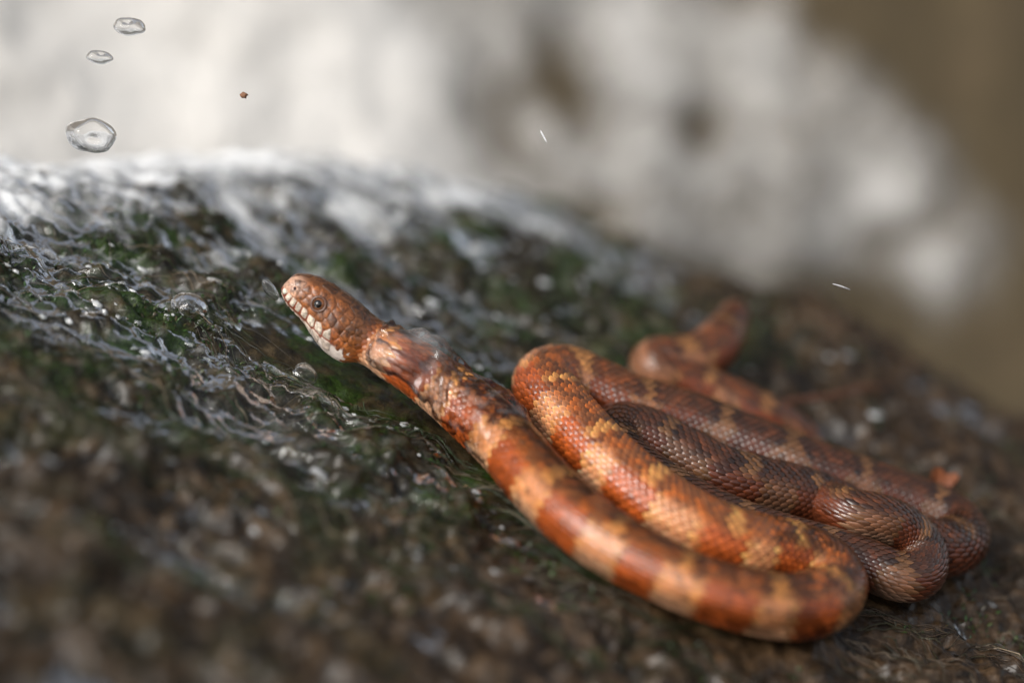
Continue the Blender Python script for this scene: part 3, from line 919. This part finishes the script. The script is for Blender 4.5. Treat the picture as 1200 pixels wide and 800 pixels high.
flying(317, 340, 7, 14, 38, 'small stretched water drop in the air just before the snout', 5.2, .08)
flying(986, 336, 11, 1.3, -19, 'thin bright sliver of water in the air above the coils at right', 6.1, .03)
flying(637, 160, 1.0, 8, 28, 'thin slanting sliver of water before the olive patch in the background', 7.4, .02)

# brown speck of debris
me = drop_mesh(np.zeros(3), right * 4.2 * PXM, fwd * 3.5 * PXM, upv * 3.4 * PXM, 3.3, .35, None, 20, 14)
o = obj('debris_speck', me, plain('brown_debris', (.22, .10, .05), .7)); o.location = at_depth(286, 112, DEPTH)
tag(o, 'tiny brown speck of debris in the air before the white water', 'debris')

# bead and bubble resting on the rock
pb = on_ground(358, 437, .25)
o = obj('water_bead', drop_mesh(np.zeros(3), E1 * 15 * PXM, E2 * 13 * PXM, NRM * 10 * PXM, 2.2, .08), M_DROP); o.location = pb
tag(o, 'clear water bead on the wet algae below the throat', 'water bead')
pb = on_ground(222, 360, .15)
o = obj('water_bubble', drop_mesh(np.zeros(3), E1 * 22 * PXM, E2 * 20 * PXM, NRM * 17 * PXM, 1.2, .05), M_SLEEVE); o.location = pb
tag(o, 'domed pale water bubble among the algae left of the snout', 'bubble')

# froth flecks, and wet glints imitated by pale blobs, scattered over the rock
def flecks(n, seed):
    q = np.random.default_rng(seed)
    u = q.uniform(-20, 16, n * 4); v = q.uniform(-13, 14, n * 4)
    pr_ = .32 + .5 * fbm(u * .3, v * .4, 2, 150) - .035 * (u + 6) + .02 * v
    sdn = snake_dist(u, v)
    kp = ((q.random(n * 4) < pr_) | ((sdn < 1.6) & (u < 3) & (q.random(n * 4) < .8))) & (sdn > 1.0) & (v < crest(u) + .5)
    u, v = u[kp][:n], v[kp][:n]; n = len(u)
    big = [uvh(on_ground(*g_, .1)) for g_ in [(410,262),(640,328),(472,254),(510,343),(198,432),(305,590),(302,612),(166,250),(700,640),(575,245),(540,400)]]  # larger pale blobs stand in for blurred bright glints
    nbig = len(big)
    u = np.r_[u, [b_[0] for b_ in big]]; v = np.r_[v, [b_[1] for b_ in big]]; n = len(u)
    c = W(u, v, ground_h(u, v) + .05)
    ns, nr = 7, 4
    th = np.linspace(.1, math.pi - .1, nr); fi = np.linspace(0, 2 * math.pi, ns, endpoint=False)
    TH, FI = np.meshgrid(th, fi, indexing='ij')
    d = np.stack([np.sin(TH) * np.cos(FI), np.sin(TH) * np.sin(FI), np.cos(TH)], -1).reshape(-1, 3)
    r = (np.exp(q.normal(-3.0, .55, n)).clip(.015, .17) * CM)[:, None, None]
    r[-nbig:] = q.uniform(.11, .19, (nbig, 1, 1)) * CM
    an = q.uniform(-.5, .5, n)
    a1 = np.cos(an)[:, None] * E1 + np.sin(an)[:, None] * E2; a2 = -np.sin(an)[:, None] * E1 + np.cos(an)[:, None] * E2
    st = q.uniform(1, 2.2, n)[:, None, None]
    rr = r * (1 + .25 * q.normal(size=(n, ns * nr, 1)))
    P = c[:, None] + rr * (d[None, :, :1] * a1[:, None] * st + d[None, :, 1:2] * a2[:, None] + d[None, :, 2:] * NRM * .6)
    F0 = grid_faces(nr, ns, True)
    FF = (np.arange(n)[:, None, None] * ns * nr + F0[None]).reshape(-1, 4)
    fo = np.repeat(q.uniform(.05, 1, n) ** 2.2 * .8, ns * nr)
    fo = fo * np.repeat(1 - .75 * sstep(-1, -5, v), ns * nr)
    fo[-nbig * ns * nr:] = .6
    return np_mesh('froth', P.reshape(-1, 3), FF, True, attrs={'foam_sheen': fo})
o = obj('froth', flecks(1500, 12), M_SLEEVE)
tag(o, 'small white froth flecks, drops and painted glints scattered over the wet rock', 'froth', kind='stuff')

# dead twig and orange leaf scrap behind the coils
def tube(P, rad_, ns=8):
    P = np.asarray(P); n = len(P)
    Tn = np.gradient(P, axis=0); Tn /= np.linalg.norm(Tn, axis=1)[:, None]
    a = np.cross(Tn, NRM); a /= np.linalg.norm(a, axis=1)[:, None]; b = np.cross(a, Tn)
    fi = np.linspace(0, 2 * math.pi, ns, endpoint=False)
    V_ = P[:, None] + np.asarray(rad_)[:, None, None] * (np.cos(fi)[None, :, None] * a[:, None] + np.sin(fi)[None, :, None] * b[:, None])
    return V_.reshape(-1, 3), grid_faces(n, ns, True)
tp = catmull(np.array([on_ground(895, 480, .5), on_ground(925, 470, .6), on_ground(965, 466, .55), on_ground(1010, 455, .6), on_ground(1040, 452, .5)]), 6)
V_, F_ = tube(tp, np.linspace(.13, .06, len(tp)) * (1 + .25 * rng.normal(size=len(tp)).clip(-1, 1)) * CM)
o = obj('twig', np_mesh('twig', V_, F_), plain('twig_bark', (.13, .05, .025), .6))
tag(o, 'reddish brown twig lying on the rock behind the coils', 'twig')
lu, lv = np.meshgrid(np.linspace(-1, 1, 13), np.linspace(-1, 1, 9), indexing='ij')
wl = .30 * np.sqrt(np.clip(1 - lu ** 2, .02, 1)) * (1 + .05 * np.sin(lu * 5))
pc = on_ground(1101, 570, 1.25)
LV = pc + (lu[..., None] * .38 * E1 + (lv * wl)[..., None] * (E2 * .5 + NRM * .8) + (.30 * lu ** 2 + .16 * lv ** 2 + .05 * np.sin(lu * 6 + lv * 4))[..., None] * NRM) * CM
LV2 = LV + NRM * .0004
nl = 13 * 9
ff = grid_faces(13, 9)
o = obj('leaf_scrap', np_mesh('leaf_scrap', np.vstack([LV.reshape(-1, 3), LV2.reshape(-1, 3)]), np.vstack([ff, ff[:, ::-1] + nl])), plain('dead_leaf', (.20, .06, .02), .6))
tag(o, 'small curled orange leaf scrap behind the rearmost coil', 'leaf')
